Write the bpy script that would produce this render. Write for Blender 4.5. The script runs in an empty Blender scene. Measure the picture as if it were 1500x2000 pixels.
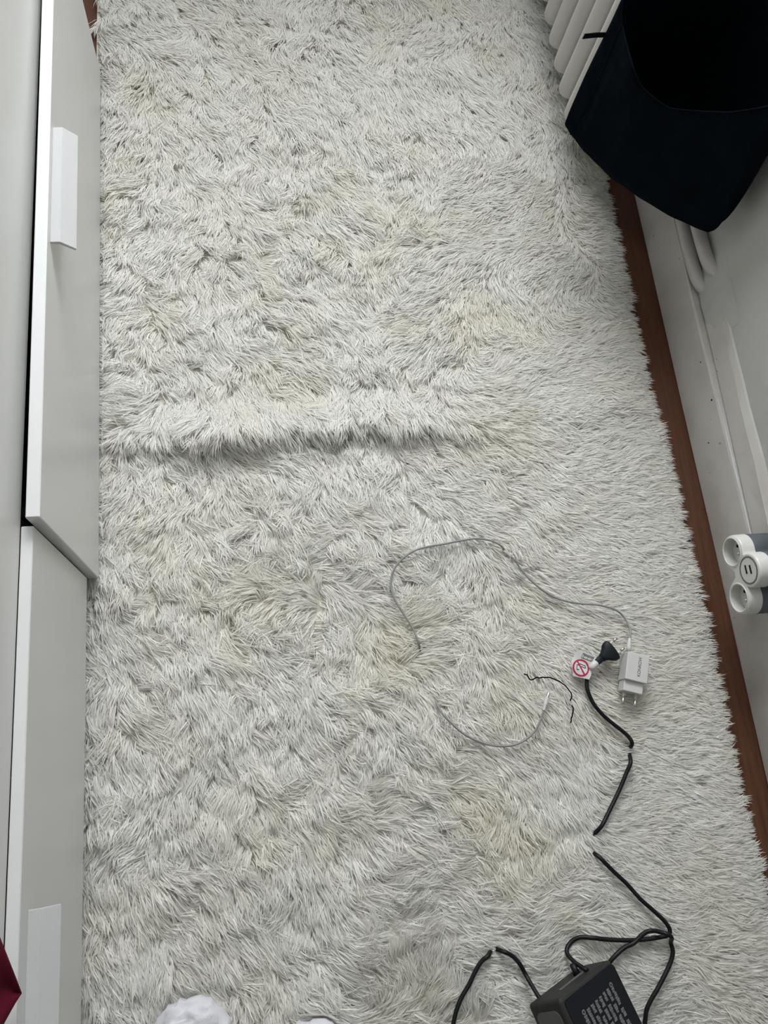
import bpy, bmesh, math
import numpy as np
from mathutils import Vector, Matrix

SC = bpy.context.scene
COL = SC.collection
rng = np.random.default_rng(11)

# ------------------------------------------------------------------ camera
cam_d = bpy.data.cameras.new('camera')
cam_d.sensor_fit = 'VERTICAL'; cam_d.sensor_height = 36.0; cam_d.lens = 27.0
cam_d.clip_start = 0.02
cam = bpy.data.objects.new('camera', cam_d); COL.objects.link(cam)
CR = ((0.98493, -0.0503, 0.16547), (-0.09646, -0.95389, 0.28422), (0.14354, -0.2959, -0.94437))
cam.matrix_world = Matrix(((CR[0][0], -CR[0][1], -CR[0][2], 0.0),
                           (CR[1][0], -CR[1][1], -CR[1][2], 0.0),
                           (CR[2][0], -CR[2][1], -CR[2][2], 1.2),
                           (0, 0, 0, 1)))
SC.camera = cam

# ------------------------------------------------------------------ world + window daylight
w = bpy.data.worlds.new('world'); SC.world = w; w.use_nodes = True
w.node_tree.nodes['Background'].inputs[0].default_value = (0.95, 0.97, 1.0, 1)
w.node_tree.nodes['Background'].inputs[1].default_value = 1.0
ld = bpy.data.lights.new('window_daylight', 'AREA'); ld.shape = 'RECTANGLE'
ld.size = 1.10; ld.size_y = 1.10; ld.energy = 64.0; ld.color = (0.965, 0.982, 1.0)
lo = bpy.data.objects.new('window_daylight', ld); COL.objects.link(lo)
lo.location = (0.22, 2.05, 1.60); lo.rotation_euler = (math.radians(-90), 0, 0)
SC.view_settings.view_transform = 'Standard'; SC.view_settings.look = 'None'
SC.view_settings.gamma = 1.0; SC.view_settings.use_curve_mapping = False
SC.view_settings.exposure = 0.0
SC.cycles.max_bounces = 9; SC.cycles.diffuse_bounces = 8; SC.cycles.transmission_bounces = 6; SC.cycles.glossy_bounces = 3
SC.cycles.use_adaptive_sampling = True; SC.cycles.adaptive_threshold = 0.07; SC.cycles.adaptive_min_samples = 16; SC.cycles.use_denoising = True

# ------------------------------------------------------------------ materials
def mat(name, col, rough=0.5, spec=0.5, metal=0.0, var=0.0, scale=40.0, bump=0.0, bscale=200.0, col2=None):
    m = bpy.data.materials.new(name); m.use_nodes = True
    nt = m.node_tree; b = nt.nodes['Principled BSDF']
    b.inputs['Base Color'].default_value = (*col, 1); b.inputs['Roughness'].default_value = rough
    b.inputs['Specular IOR Level'].default_value = spec; b.inputs['Metallic'].default_value = metal
    tc = nt.nodes.new('ShaderNodeTexCoord')
    if var or col2:
        n = nt.nodes.new('ShaderNodeTexNoise'); n.inputs['Scale'].default_value = scale; n.inputs['Detail'].default_value = 5
        nt.links.new(tc.outputs['Object'], n.inputs['Vector'])
        mx = nt.nodes.new('ShaderNodeMix'); mx.data_type = 'RGBA'
        c2 = col2 if col2 else tuple(c * (1 - var) for c in col)
        mx.inputs['A'].default_value = (*col, 1); mx.inputs['B'].default_value = (*c2, 1)
        rp = nt.nodes.new('ShaderNodeMapRange'); rp.inputs['From Min'].default_value = 0.4; rp.inputs['From Max'].default_value = 0.65
        nt.links.new(n.outputs['Fac'], rp.inputs['Value']); nt.links.new(rp.outputs['Result'], mx.inputs['Factor'])
        nt.links.new(mx.outputs['Result'], b.inputs['Base Color'])
    if bump:
        n2 = nt.nodes.new('ShaderNodeTexNoise'); n2.inputs['Scale'].default_value = bscale; n2.inputs['Detail'].default_value = 3
        nt.links.new(tc.outputs['Object'], n2.inputs['Vector'])
        bp = nt.nodes.new('ShaderNodeBump'); bp.inputs['Strength'].default_value = bump; bp.inputs['Distance'].default_value = 0.002
        nt.links.new(n2.outputs['Fac'], bp.inputs['Height']); nt.links.new(bp.outputs['Normal'], b.inputs['Normal'])
    return m

M = {}
M['lacquer'] = mat('white_lacquer', (0.68, 0.685, 0.67), 0.32, 0.4, var=0.03, scale=8)
M['foil'] = mat('white_edge_foil', (0.73, 0.735, 0.74), 0.4, 0.4, var=0.02, scale=10)
M['handle'] = mat('white_handle_plastic', (0.55, 0.555, 0.56), 0.4, 0.4, var=0.02, scale=20)
M['gap_shade'] = mat('drawer_gap_shade', (0.03, 0.03, 0.033), 0.8, 0.2, var=0.1)  # near-black colour paints the shade seen inside the drawer gap
M['plaster'] = mat('wall_paint', (0.47, 0.467, 0.452), 0.6, 0.3, var=0.06, scale=9, bump=0.15, bscale=60)
M['ceiling'] = mat('ceiling_paint', (0.62, 0.62, 0.60), 0.9, 0.2, var=0.02)
M['navy'] = mat('navy_canvas', (0.0022, 0.0052, 0.0085), 0.95, 0.06, var=0.25, scale=30, bump=0.3, bscale=700)
M['strap'] = mat('black_webbing', (0.004, 0.004, 0.005), 0.9, 0.2, var=0.3, scale=300, bump=0.5, bscale=900)
M['red'] = mat('crimson_cloth', (0.13, 0.004, 0.022), 0.9, 0.1, var=0.35, scale=14, bump=0.2, bscale=800)
M['white_cloth'] = mat('white_cotton', (0.66, 0.66, 0.70), 0.95, 0.1, var=0.06, scale=30, bump=0.25, bscale=900)
M['black'] = mat('black_rubber', (0.0035, 0.004, 0.006), 0.5, 0.35, var=0.2, scale=100)
M['plugblack'] = mat('black_plug_plastic', (0.006, 0.009, 0.012), 0.55, 0.35, var=0.15, scale=80)
M['blk_label'] = mat('black_label', (0.0045, 0.0065, 0.010), 0.5, 0.35, var=0.15, scale=60)
M['dkgrey'] = mat('dark_grey_plastic', (0.022, 0.023, 0.022), 0.55, 0.4, var=0.15, scale=60)
M['ltgrey'] = mat('grey_panel_plastic', (0.11, 0.11, 0.106), 0.6, 0.3, var=0.12, scale=90)
M['print'] = mat('grey_print', (0.17, 0.17, 0.17), 0.7, 0.2, var=0.3, scale=300)
M['wplastic'] = mat('white_charger_plastic', (0.60, 0.60, 0.59), 0.38, 0.45, var=0.03, scale=30)
M['wcable'] = mat('white_cable_rubber', (0.27, 0.27, 0.27), 0.5, 0.4, var=0.05, scale=60)
M['logo'] = mat('grey_logo_ink', (0.09, 0.09, 0.10), 0.6, 0.2, var=0.1)
M['metal'] = mat('nickel_pin', (0.6, 0.59, 0.57), 0.38, 0.5, 1.0, var=0.1, scale=50)
M['swhite'] = mat('socket_white_plastic', (0.62, 0.62, 0.59), 0.35, 0.45, var=0.02, scale=20)
M['sgrey'] = mat('socket_slate_plastic', (0.085, 0.10, 0.115), 0.5, 0.4, var=0.06, scale=40)
M['sring'] = mat('socket_grey_ring', (0.13, 0.13, 0.135), 0.5, 0.4, var=0.05)
M['hole'] = mat('black_port', (0.004, 0.004, 0.004), 0.8, 0.2, var=0.1)
M['tagred'] = mat('red_print', (0.45, 0.02, 0.075), 0.6, 0.3, var=0.1, scale=120)
M['tagblack'] = mat('black_print', (0.02, 0.02, 0.02), 0.6, 0.3, var=0.1)
M['taggrey'] = mat('grey_ink', (0.13, 0.13, 0.125), 0.6, 0.3, var=0.1)
M['tag'] = mat('white_tag_film', (0.66, 0.65, 0.64), 0.35, 0.4, var=0.05, scale=60)
M['thread'] = mat('black_thread', (0.005, 0.005, 0.005), 0.9, 0.1, var=0.3, scale=400)
M['radiator'] = mat('radiator_enamel', (0.52, 0.505, 0.48), 0.42, 0.4, var=0.05, scale=15)
M['backing'] = mat('rug_backing', (0.80, 0.78, 0.70), 0.95, 0.1, var=0.1, scale=40)

def floor_mat():
    m = bpy.data.materials.new('brown_wood_floor'); m.use_nodes = True; nt = m.node_tree; b = nt.nodes['Principled BSDF']
    tc = nt.nodes.new('ShaderNodeTexCoord'); mp = nt.nodes.new('ShaderNodeMapping')
    mp.inputs['Scale'].default_value = (60, 4, 60)
    nt.links.new(tc.outputs['Object'], mp.inputs['Vector'])
    n = nt.nodes.new('ShaderNodeTexNoise'); n.inputs['Scale'].default_value = 2.2; n.inputs['Detail'].default_value = 8; n.inputs['Roughness'].default_value = 0.65
    nt.links.new(mp.outputs['Vector'], n.inputs['Vector'])
    cr = nt.nodes.new('ShaderNodeValToRGB'); cr.color_ramp.elements[0].position = 0.3; cr.color_ramp.elements[1].position = 0.75
    cr.color_ramp.elements[0].color = (0.062, 0.024, 0.012, 1); cr.color_ramp.elements[1].color = (0.125, 0.05, 0.024, 1)
    nt.links.new(n.outputs['Fac'], cr.inputs['Fac']); nt.links.new(cr.outputs['Color'], b.inputs['Base Color'])
    b.inputs['Roughness'].default_value = 0.5; b.inputs['Specular IOR Level'].default_value = 0.35
    return m
M['floor'] = floor_mat()

def skirting_mat():
    # painted baseboard: off-white paint, scuffs and small dark chips
    m = bpy.data.materials.new('chipped_white_paint'); m.use_nodes = True; nt = m.node_tree; b = nt.nodes['Principled BSDF']
    tc = nt.nodes.new('ShaderNodeTexCoord')
    def noise(sc, lo, hi, det=4):
        n = nt.nodes.new('ShaderNodeTexNoise'); n.inputs['Scale'].default_value = sc; n.inputs['Detail'].default_value = det
        nt.links.new(tc.outputs['Object'], n.inputs['Vector'])
        r = nt.nodes.new('ShaderNodeMapRange'); r.inputs['From Min'].default_value = lo; r.inputs['From Max'].default_value = hi
        nt.links.new(n.outputs['Fac'], r.inputs['Value']); return r.outputs['Result']
    a = nt.nodes.new('ShaderNodeMix'); a.data_type = 'RGBA'; a.inputs['A'].default_value = (0.52, 0.51, 0.485, 1); a.inputs['B'].default_value = (0.44, 0.42, 0.385, 1)
    nt.links.new(noise(11, 0.45, 0.7), a.inputs['Factor'])
    c = nt.nodes.new('ShaderNodeMix'); c.data_type = 'RGBA'; c.inputs['B'].default_value = (0.22, 0.20, 0.17, 1)
    nt.links.new(a.outputs['Result'], c.inputs['A']); nt.links.new(noise(95, 0.715, 0.76, 3), c.inputs['Factor'])
    nt.links.new(c.outputs['Result'], b.inputs['Base Color'])
    b.inputs['Roughness'].default_value = 0.42; b.inputs['Specular IOR Level'].default_value = 0.4
    bp = nt.nodes.new('ShaderNodeBump'); bp.inputs['Strength'].default_value = 0.35; bp.inputs['Distance'].default_value = 0.002
    nt.links.new(noise(26, 0.2, 0.8, 5), bp.inputs['Height']); nt.links.new(bp.outputs['Normal'], b.inputs['Normal'])
    return m
M['skirting'] = skirting_mat()

def fur_mat():
    m = bpy.data.materials.new('white_shag_fibre'); m.use_nodes = True; nt = m.node_tree
    for n in list(nt.nodes): nt.nodes.remove(n)
    out = nt.nodes.new('ShaderNodeOutputMaterial')
    at = nt.nodes.new('ShaderNodeAttribute'); at.attribute_name = 'fibre'
    d = nt.nodes.new('ShaderNodeBsdfDiffuse'); t = nt.nodes.new('ShaderNodeBsdfTranslucent'); g = nt.nodes.new('ShaderNodeBsdfGlossy')
    g.inputs['Roughness'].default_value = 0.45
    nt.links.new(at.outputs['Color'], d.inputs['Color']); nt.links.new(at.outputs['Color'], t.inputs['Color'])
    m1 = nt.nodes.new('ShaderNodeMixShader'); m1.inputs[0].default_value = 0.46
    nt.links.new(d.outputs[0], m1.inputs[1]); nt.links.new(t.outputs[0], m1.inputs[2])
    m2 = nt.nodes.new('ShaderNodeMixShader'); m2.inputs[0].default_value = 0.04
    nt.links.new(m1.outputs[0], m2.inputs[1]); nt.links.new(g.outputs[0], m2.inputs[2])
    nt.links.new(m2.outputs[0], out.inputs['Surface'])
    return m
M['fur'] = fur_mat()

def glass_mat():
    m = bpy.data.materials.new('window_glass'); m.use_nodes = True; nt = m.node_tree
    for n in list(nt.nodes): nt.nodes.remove(n)
    out = nt.nodes.new('ShaderNodeOutputMaterial'); t = nt.nodes.new('ShaderNodeBsdfTransparent'); g = nt.nodes.new('ShaderNodeBsdfGlossy')
    g.inputs['Roughness'].default_value = 0.02
    mx = nt.nodes.new('ShaderNodeMixShader'); mx.inputs[0].default_value = 0.06
    nt.links.new(t.outputs[0], mx.inputs[1]); nt.links.new(g.outputs[0], mx.inputs[2]); nt.links.new(mx.outputs[0], out.inputs['Surface'])
    return m
M['glass'] = glass_mat()

# ------------------------------------------------------------------ helpers
def link(name, me, m=None, parent=None):
    o = bpy.data.objects.new(name, me); COL.objects.link(o)
    if m is not None: me.materials.append(m if not isinstance(m, str) else M[m])
    if parent is not None: o.parent = parent
    return o
def obj(name, bm, m, parent=None, smooth=False, at=None, rot=None):
    me = bpy.data.meshes.new(name); bmesh.ops.recalc_face_normals(bm, faces=bm.faces[:])
    for f in bm.faces: f.smooth = smooth
    bm.to_mesh(me); bm.free()
    o = link(name, me, m, parent)
    if at is not None: o.location = at
    if rot is not None: o.rotation_euler = rot
    return o
def empty(name, loc=(0, 0, 0), rot=(0, 0, 0)):
    o = bpy.data.objects.new(name, None); COL.objects.link(o); o.location = loc; o.rotation_euler = rot
    o.empty_display_size = 0.05; return o
def tag(o, label, cat, group=None, kind=None):
    o['label'] = label; o['category'] = cat
    if group: o['group'] = group
    if kind: o['kind'] = kind
    return o
def structure(o, label, cat): return tag(o, label, cat, kind='structure')
def box(lo, hi, bev=0.0, seg=2, bm=None):
    b = bmesh.new() if bm is None else bm
    r = bmesh.ops.create_cube(b, size=1.0)
    for v in r['verts']:
        v.co = Vector([lo[i] + (v.co[i] + 0.5) * (hi[i] - lo[i]) for i in range(3)])
    if bev:
        es = list({e for v in r['verts'] for e in v.link_edges})
        bmesh.ops.bevel(b, geom=es, offset=bev, segments=seg, profile=0.5, affect='EDGES')
    return b
def cyl(p0, p1, r0, r1=None, n=20, bm=None, caps=True):
    b = bmesh.new() if bm is None else bm
    p0, p1 = Vector(p0), Vector(p1); d = p1 - p0
    r = bmesh.ops.create_cone(b, cap_ends=caps, segments=n, radius1=r0, radius2=r0 if r1 is None else r1, depth=d.length)
    q = d.to_track_quat('Z', 'Y').to_matrix().to_4x4(); q.translation = (p0 + p1) / 2
    bmesh.ops.transform(b, matrix=q, verts=r['verts']); return b
def smooth_path(pts, per=6):
    P = [np.array(p, float) for p in pts]; P = [2 * P[0] - P[1]] + P + [2 * P[-1] - P[-2]]
    out = []
    for i in range(1, len(P) - 2):
        for k in range(per):
            t = k / per
            out.append(0.5 * (2 * P[i] + (P[i + 1] - P[i - 1]) * t + (2 * P[i - 1] - 5 * P[i] + 4 * P[i + 1] - P[i + 2]) * t * t
                              + (-P[i - 1] + 3 * P[i] - 3 * P[i + 1] + P[i + 2]) * t ** 3))
    out.append(P[-2]); return np.array(out)
def tube(path, rad, n=10, bm=None):
    b = bmesh.new() if bm is None else bm
    path = np.asarray(path, float); K = len(path)
    rad = np.full(K, rad) if np.isscalar(rad) else np.asarray(rad)
    T = np.gradient(path, axis=0); T /= np.linalg.norm(T, axis=1)[:, None] + 1e-12
    rings = []
    for i in range(K):
        s = np.cross(T[i], (0, 0, 1.0)); 
        if np.linalg.norm(s) < 1e-3: s = np.cross(T[i], (1.0, 0, 0))
        s /= np.linalg.norm(s); u = np.cross(s, T[i])
        rings.append([b.verts.new(path[i] + rad[i] * (math.cos(a) * s + math.sin(a) * u)) for a in np.arange(n) * 2 * math.pi / n])
    for i in range(K - 1):
        for j in range(n):
            b.faces.new((rings[i][j], rings[i][(j + 1) % n], rings[i + 1][(j + 1) % n], rings[i + 1][j]))
    b.faces.new(rings[0][::-1]); b.faces.new(rings[-1]); return b
def prism(poly, axis_fn, a, c, bm=None):
    """extrude a 2-D polygon between parameter a and c; axis_fn(u,v,w)->xyz"""
    b = bmesh.new() if bm is None else bm
    lo = [b.verts.new(axis_fn(u, v, a)) for u, v in poly]; hi = [b.verts.new(axis_fn(u, v, c)) for u, v in poly]
    n = len(poly)
    for i in range(n): b.faces.new((lo[i], lo[(i + 1) % n], hi[(i + 1) % n], hi[i]))
    b.faces.new(lo[::-1]); b.faces.new(hi); return b
def text_mesh(s, size):
    cu = bpy.data.curves.new('lettering', 'FONT'); cu.body = s; cu.size = size; cu.extrude = 0.00008
    cu.align_x = 'CENTER'; cu.align_y = 'CENTER'
    t = bpy.data.objects.new('lettering', cu); COL.objects.link(t)
    bpy.context.view_layer.update()
    me = bpy.data.meshes.new_from_object(t.evaluated_get(bpy.context.evaluated_depsgraph_get()))
    bpy.data.objects.remove(t); bpy.data.curves.remove(cu); return me
def vnoise(x, y, scale, seed):
    """smooth value noise in [-1,1]"""
    r = np.random.default_rng(seed); G = r.uniform(-1, 1, (128, 128))
    u = np.asarray(x) / scale + 37.3; v = np.asarray(y) / scale + 51.7
    iu = np.floor(u).astype(int); iv = np.floor(v).astype(int); fu = u - iu; fv = v - iv
    fu = fu * fu * (3 - 2 * fu); fv = fv * fv * (3 - 2 * fv)
    g = lambda a, b: G[a % 128, b % 128]
    return (g(iu, iv) * (1 - fu) + g(iu + 1, iv) * fu) * (1 - fv) + (g(iu, iv + 1) * (1 - fu) + g(iu + 1, iv + 1) * fu) * fv

# ------------------------------------------------------------------ the room
XW, XL, YF, YB, ZC = 0.80, -1.25, 2.08, -3.4, 2.5
structure(obj('floor', box((XL - 0.1, YB - 0.1, -0.05), (XW + 0.1, YF + 0.1, 0.0)), 'floor'), 'reddish brown wooden floor showing beside the white rug', 'floor')
structure(obj('ceiling', box((XL - 0.1, YB - 0.1, ZC), (XW + 0.1, YF + 0.1, ZC + 0.05)), 'ceiling'), 'plain white painted ceiling of the room', 'ceiling')
structure(obj('wall_right', box((XW, YB - 0.1, 0), (XW + 0.1, YF + 0.1, ZC)), 'plaster'), 'white painted wall with the baseboard and wall socket', 'wall')
structure(obj('wall_left', box((XL - 0.1, YB - 0.1, 0), (XL, YF + 0.1, ZC)), 'plaster'), 'white painted wall behind the bed', 'wall')
structure(obj('wall_back', box((XL, YB - 0.1, 0), (XW, YB, ZC)), 'plaster'), 'white painted wall behind the photographer', 'wall')
wx0, wx1, wz0, wz1 = -0.40, 0.78, 1.00, 2.20
b = box((XL, YF, 0), (XW, YF + 0.1, wz0)); box((XL, YF, wz1), (XW, YF + 0.1, ZC), bm=b)
box((XL, YF, wz0), (wx0, YF + 0.1, wz1), bm=b); box((wx1, YF, wz0), (XW, YF + 0.1, wz1), bm=b)
structure(obj('wall_far', b, 'plaster'), 'white painted wall with the window beyond the far end of the rug', 'wall')
b = bmesh.new(); xm = (wx0 + wx1) / 2; F0, F1 = YF + 0.01, YF + 0.06
for lo_, hi_ in [((wx0, F0, wz0), (wx1, F1, wz0 + 0.05)), ((wx0, F0, wz1 - 0.05), (wx1, F1, wz1)), ((wx0, F0, wz0 + 0.05), (wx0 + 0.05, F1, wz1 - 0.05)),
                 ((wx1 - 0.05, F0, wz0 + 0.05), (wx1, F1, wz1 - 0.05)), ((xm - 0.025, F0, wz0 + 0.05), (xm + 0.025, F1, wz1 - 0.05))]:
    box(lo_, hi_, 0.004, bm=b)
win = structure(obj('window_1', b, 'foil'), 'white framed two-pane window in the far wall', 'window')
for a0, a1 in ((wx0 + 0.05, xm - 0.025), (xm + 0.025, wx1 - 0.05)):
    obj('pane', box((a0, F0 + 0.02, wz0 + 0.05), (a1, F0 + 0.024, wz1 - 0.05)), 'glass', win)
structure(obj('shade_sill', box((wx0 - 0.1, YF - 0.22, 0.95), (XW - 0.001, YF, 0.99), 0.006), 'foil'), 'unseen deep white window sill added to shade the far end of the rug', 'window sill')  # unseen sill, added this deep to cut window light on the far rug

# baseboard along the right wall: flat board, caulk bead, stepped cap moulding with a sloping top
ys = np.linspace(YB, 1.95, 120)
def extrude_profile(prof_fn, ys, closed=True):
    b = bmesh.new(); rows = []
    for y in ys: rows.append([b.verts.new((x, y, z)) for x, z in prof_fn(y)])
    n = len(rows[0])
    for i in range(len(rows) - 1):
        for j in range(n if closed else n - 1):
            b.faces.new((rows[i][j], rows[i][(j + 1) % n], rows[i + 1][(j + 1) % n], rows[i + 1][j]))
    b.faces.new(rows[0]); b.faces.new(rows[-1][::-1]); return b
bb = structure(obj('baseboard_right', extrude_profile(lambda y: [(0.7855, 0.0), (0.7835 + 0.0006 * math.sin(9 * y), 0.004), (0.784 + 0.0006 * math.sin(7 * y), 0.099),
            (0.7855, 0.1025), (XW - 0.0002, 0.1025), (XW - 0.0002, 0.0)], ys), 'skirting'), 'chipped white painted baseboard along the brown floor strip', 'baseboard')
ycap = np.linspace(YB, 0.645, 90)
def capprof(y):
    t = min(1.0, max(0.0, (0.645 - y) / 0.45)); t = t * t * (3 - 2 * t)
    wob = 0.0009 * math.sin(23 * y) + 0.0006 * math.sin(51 * y + 1)
    d = 0.004 + 0.0075 * t
    return [(XW - 0.0002, 0.1045), (XW - d, 0.1045), (XW - d - 0.0005, 0.107), (XW - d + wob * 0.4, 0.146 + wob), (XW - 0.0025, 0.158 + wob), (XW - 0.0002, 0.161 + wob)]
structure(obj('trim_1', extrude_profile(capprof, ycap), 'skirting'), 'white stepped moulding capping the baseboard beside the wall socket', 'moulding')
yb = np.linspace(YB, 0.50, 160)
def bead(y):
    r = 0.0013 + 0.0005 * math.sin(37 * y) + 0.0003 * math.sin(91 * y); c = 0.7858
    return [(c + r * math.cos(a), 0.1035 + r * math.sin(a)) for a in np.arange(6) * math.pi / 3]
structure(obj('trim_2', extrude_profile(bead, yb), 'handle'), 'thin bright white caulk line above the baseboard', 'caulk')
# lumpy plaster patch where the moulding stops
pb = bmesh.new(); rows = []
for i in range(25):
    y = 0.60 + 0.14 * i / 24; row = []
    for j in range(13):
        z = 0.1045 + 0.085 * j / 12
        e = math.sin(math.pi * i / 24) * math.sin(math.pi * min(1, (j + 2.5) / 13.5))
        d = 0.007 * e + 0.0022 * float(vnoise(y, z, 0.012, 5)) * e
        row.append(pb.verts.new((XW - 0.0003 - d, y, z)))
    rows.append(row)
for i in range(24):
    for j in range(12): pb.faces.new((rows[i][j], rows[i][j + 1], rows[i + 1][j + 1], rows[i + 1][j]))
structure(obj('trim_3', pb, 'plaster', smooth=True), 'rough white filler patch on the wall below the dark bag', 'plaster patch')
for (py, pz, pr) in ((0.262, 0.040, 0.0030), (0.262, 0.036, 0.0022), (0.505, 0.090, 0.0018), (0.44, 0.055, 0.0014), (0.58, 0.085, 0.0014)):
    obj('nail_hole', cyl((0.7842, py, pz), (0.7828, py, pz), pr, pr * 0.8, 10), 'hole', bb)

# painted heating pipes running out from under the bag
def pipe(y0, z, r, label):
    p = smooth_path([(XW - 0.006, 1.12, z), (XW - 0.012, 1.0, z), (XW - 0.012, 0.85, z - 0.002), (XW - 0.011, y0 + 0.05, z - 0.003), (XW - 0.004, y0 + 0.015, z - 0.004), (XW + 0.012, y0, z - 0.005)], 8)
    return tag(obj('heating_pipe', tube(p, r, 14), 'skirting', smooth=True), label, 'pipe', 'painted pipes on the right wall')
pipe(0.70, 0.122, 0.0115, 'lower white painted pipe just above the baseboard under the bag')
pipe(0.71, 0.160, 0.0115, 'upper white painted pipe on the wall under the bag')

# ------------------------------------------------------------------ radiator
rad = tag(empty('radiator', (0.68, 1.4, 0.0)), 'white column radiator behind the dark bag at the wall', 'radiator')
def rad_section():
    prof = []
    cx = [(-0.062, 0.0215), (0.0, 0.0195), (0.062, 0.0215)]
    side = []
    for k in range(25):
        x = -0.083 + 0.166 * k / 24
        h = 0.0125
        for c, r in cx:
            if abs(x - c) < r: h = max(h, math.sqrt(max(0, r * r - (x - c) ** 2)))
        if k in (0, 24): h = 0.003
        side.append((x, h))
    prof = side + [(x, -h) for x, h in side[::-1]]
    b = bmesh.new(); rows = []
    for z, s in ((0.098, 0.45), (0.102, 0.75), (0.112, 0.95), (0.128, 1.0), (0.64, 1.0), (0.655, 0.9), (0.66, 0.6)):
        rows.append([b.verts.new((x * (1 - (1 - s) * 0.25), y * s, z)) for x, y in prof])
    n = len(prof)
    for i in range(len(rows) - 1):
        for j in range(n): b.faces.new((rows[i][j], rows[i][(j + 1) % n], rows[i + 1][(j + 1) % n], rows[i + 1][j]))
    b.faces.new(rows[0][::-1]); b.faces.new(rows[-1])
    return b
sec = None
RY0 = 1.088
for k in range(12):
    y = RY0 + 0.06 * k - 1.4
    if sec is None:
        sec = obj('radiator_column', rad_section(), 'radiator', rad, smooth=True, at=(0.01, y, 0)); 
    else:
        c = sec.copy(); COL.objects.link(c); c.parent = rad; c.location = (0.01, y, 0)
for z in (0.145, 0.615):
    obj('header_pipe', cyl((0.01, RY0 - 1.4 - 0.02, z), (0.01, RY0 + 0.66 - 1.4 + 0.02, z), 0.024, n=20), 'radiator', rad, smooth=True)
for y in (-0.20, 0.25):
    obj('wall_bracket', box((0.05, y - 0.006, 0.18), (0.1198, y + 0.006, 0.20)), 'radiator', rad)

# ------------------------------------------------------------------ bed with two drawers
bed = tag(empty('daybed', (-0.66, 0.27, 0.0)), 'white daybed with two storage drawers along the left of the rug', 'bed')
BX, BY = -0.66, 0.27
def bedpart(name, lo, hi, m='lacquer', bev=0.0012, parent=bed):
    return obj(name, box((lo[0] - BX, lo[1] - BY, lo[2]), (hi[0] - BX, hi[1] - BY, hi[2]), bev), m, parent)
bedpart('side_rail', (-0.275, -0.70, 0.325), (-0.2592, 1.24, 0.575))
bedpart('end_panel', (-1.06, 1.24, 0.0), (-0.30, 1.258, 0.75))
bedpart('end_panel', (-1.06, -0.718, 0.0), (-0.30, -0.70, 0.75))
bedpart('back_rail', (-1.06, -0.70, 0.30), (-1.044, 1.24, 0.75))
bedpart('mattress_deck', (-1.044, -0.70, 0.40), (-0.275, 1.24, 0.415), 'foil')
bedpart('centre_post', (-0.285, 0.255, 0.03), (-0.266, 0.285, 0.30), 'gap_shade')
def drawer(xf, y0, y1, z0, z1, th, yaw, hy0, hy1, hz):
    # pivot at the near top front corner of the front panel
    px, py = xf - BX, y0 - BY
    d = obj('drawer', box((-th, 0, z0), (0, y1 - y0, z1), 0.0014, 2), 'lacquer', bed)
    d.location = (px, py, 0); d.rotation_euler = (0, 0, yaw)
    # bright edge foil on the top edge
    obj('edge_band', box((-th + 0.0012, 0.0012, z1 - 0.0004), (-0.0012, y1 - y0 - 0.0012, z1 + 0.0003)), 'foil', d)
    bx = bmesh.new(); L = y1 - y0
    for lo, hi in (((-0.62, 0.03, z0 + 0.02), (-th, 0.044, z1 - 0.09)), ((-0.62, L - 0.044, z0 + 0.02), (-th, L - 0.03, z1 - 0.09)),
                   ((-0.62, 0.044, z0 + 0.02), (-0.606, L - 0.044, z1 - 0.09)), ((-0.606, 0.044, z0 + 0.025), (-th, L - 0.044, z0 + 0.03))):
        box(lo, hi, bm=bx)
    obj('drawer_box', bx, 'gap_shade', d)
    # folded handle: short flat flange, then a lip dropping outwards
    t = 0.0034
    prof = [(0.0, hz), (0.0120, hz + 0.0006), (0.0285, hz - 0.0140), (0.0270, hz - 0.0140 - t), (0.0112, hz - t), (0.0, hz - t)]
    hb = prism(prof, lambda u, v, s: (u, s, v), hy0 - y0, hy1 - y0)
    bmesh.ops.bevel(hb, geom=hb.edges[:], offset=0.0006, segments=2, affect='EDGES')
    obj('handle', hb, 'handle', d)
    return d
drawer(-0.2340, 0.272, 1.222, 0.030, 0.3436, 0.0155, math.radians(0.30), 0.636, 0.814, 0.3315)
drawer(-0.2452, -0.685, 0.268, 0.055, 0.3260, 0.0135, 0.0, -0.300, -0.128, 0.300)

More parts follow.
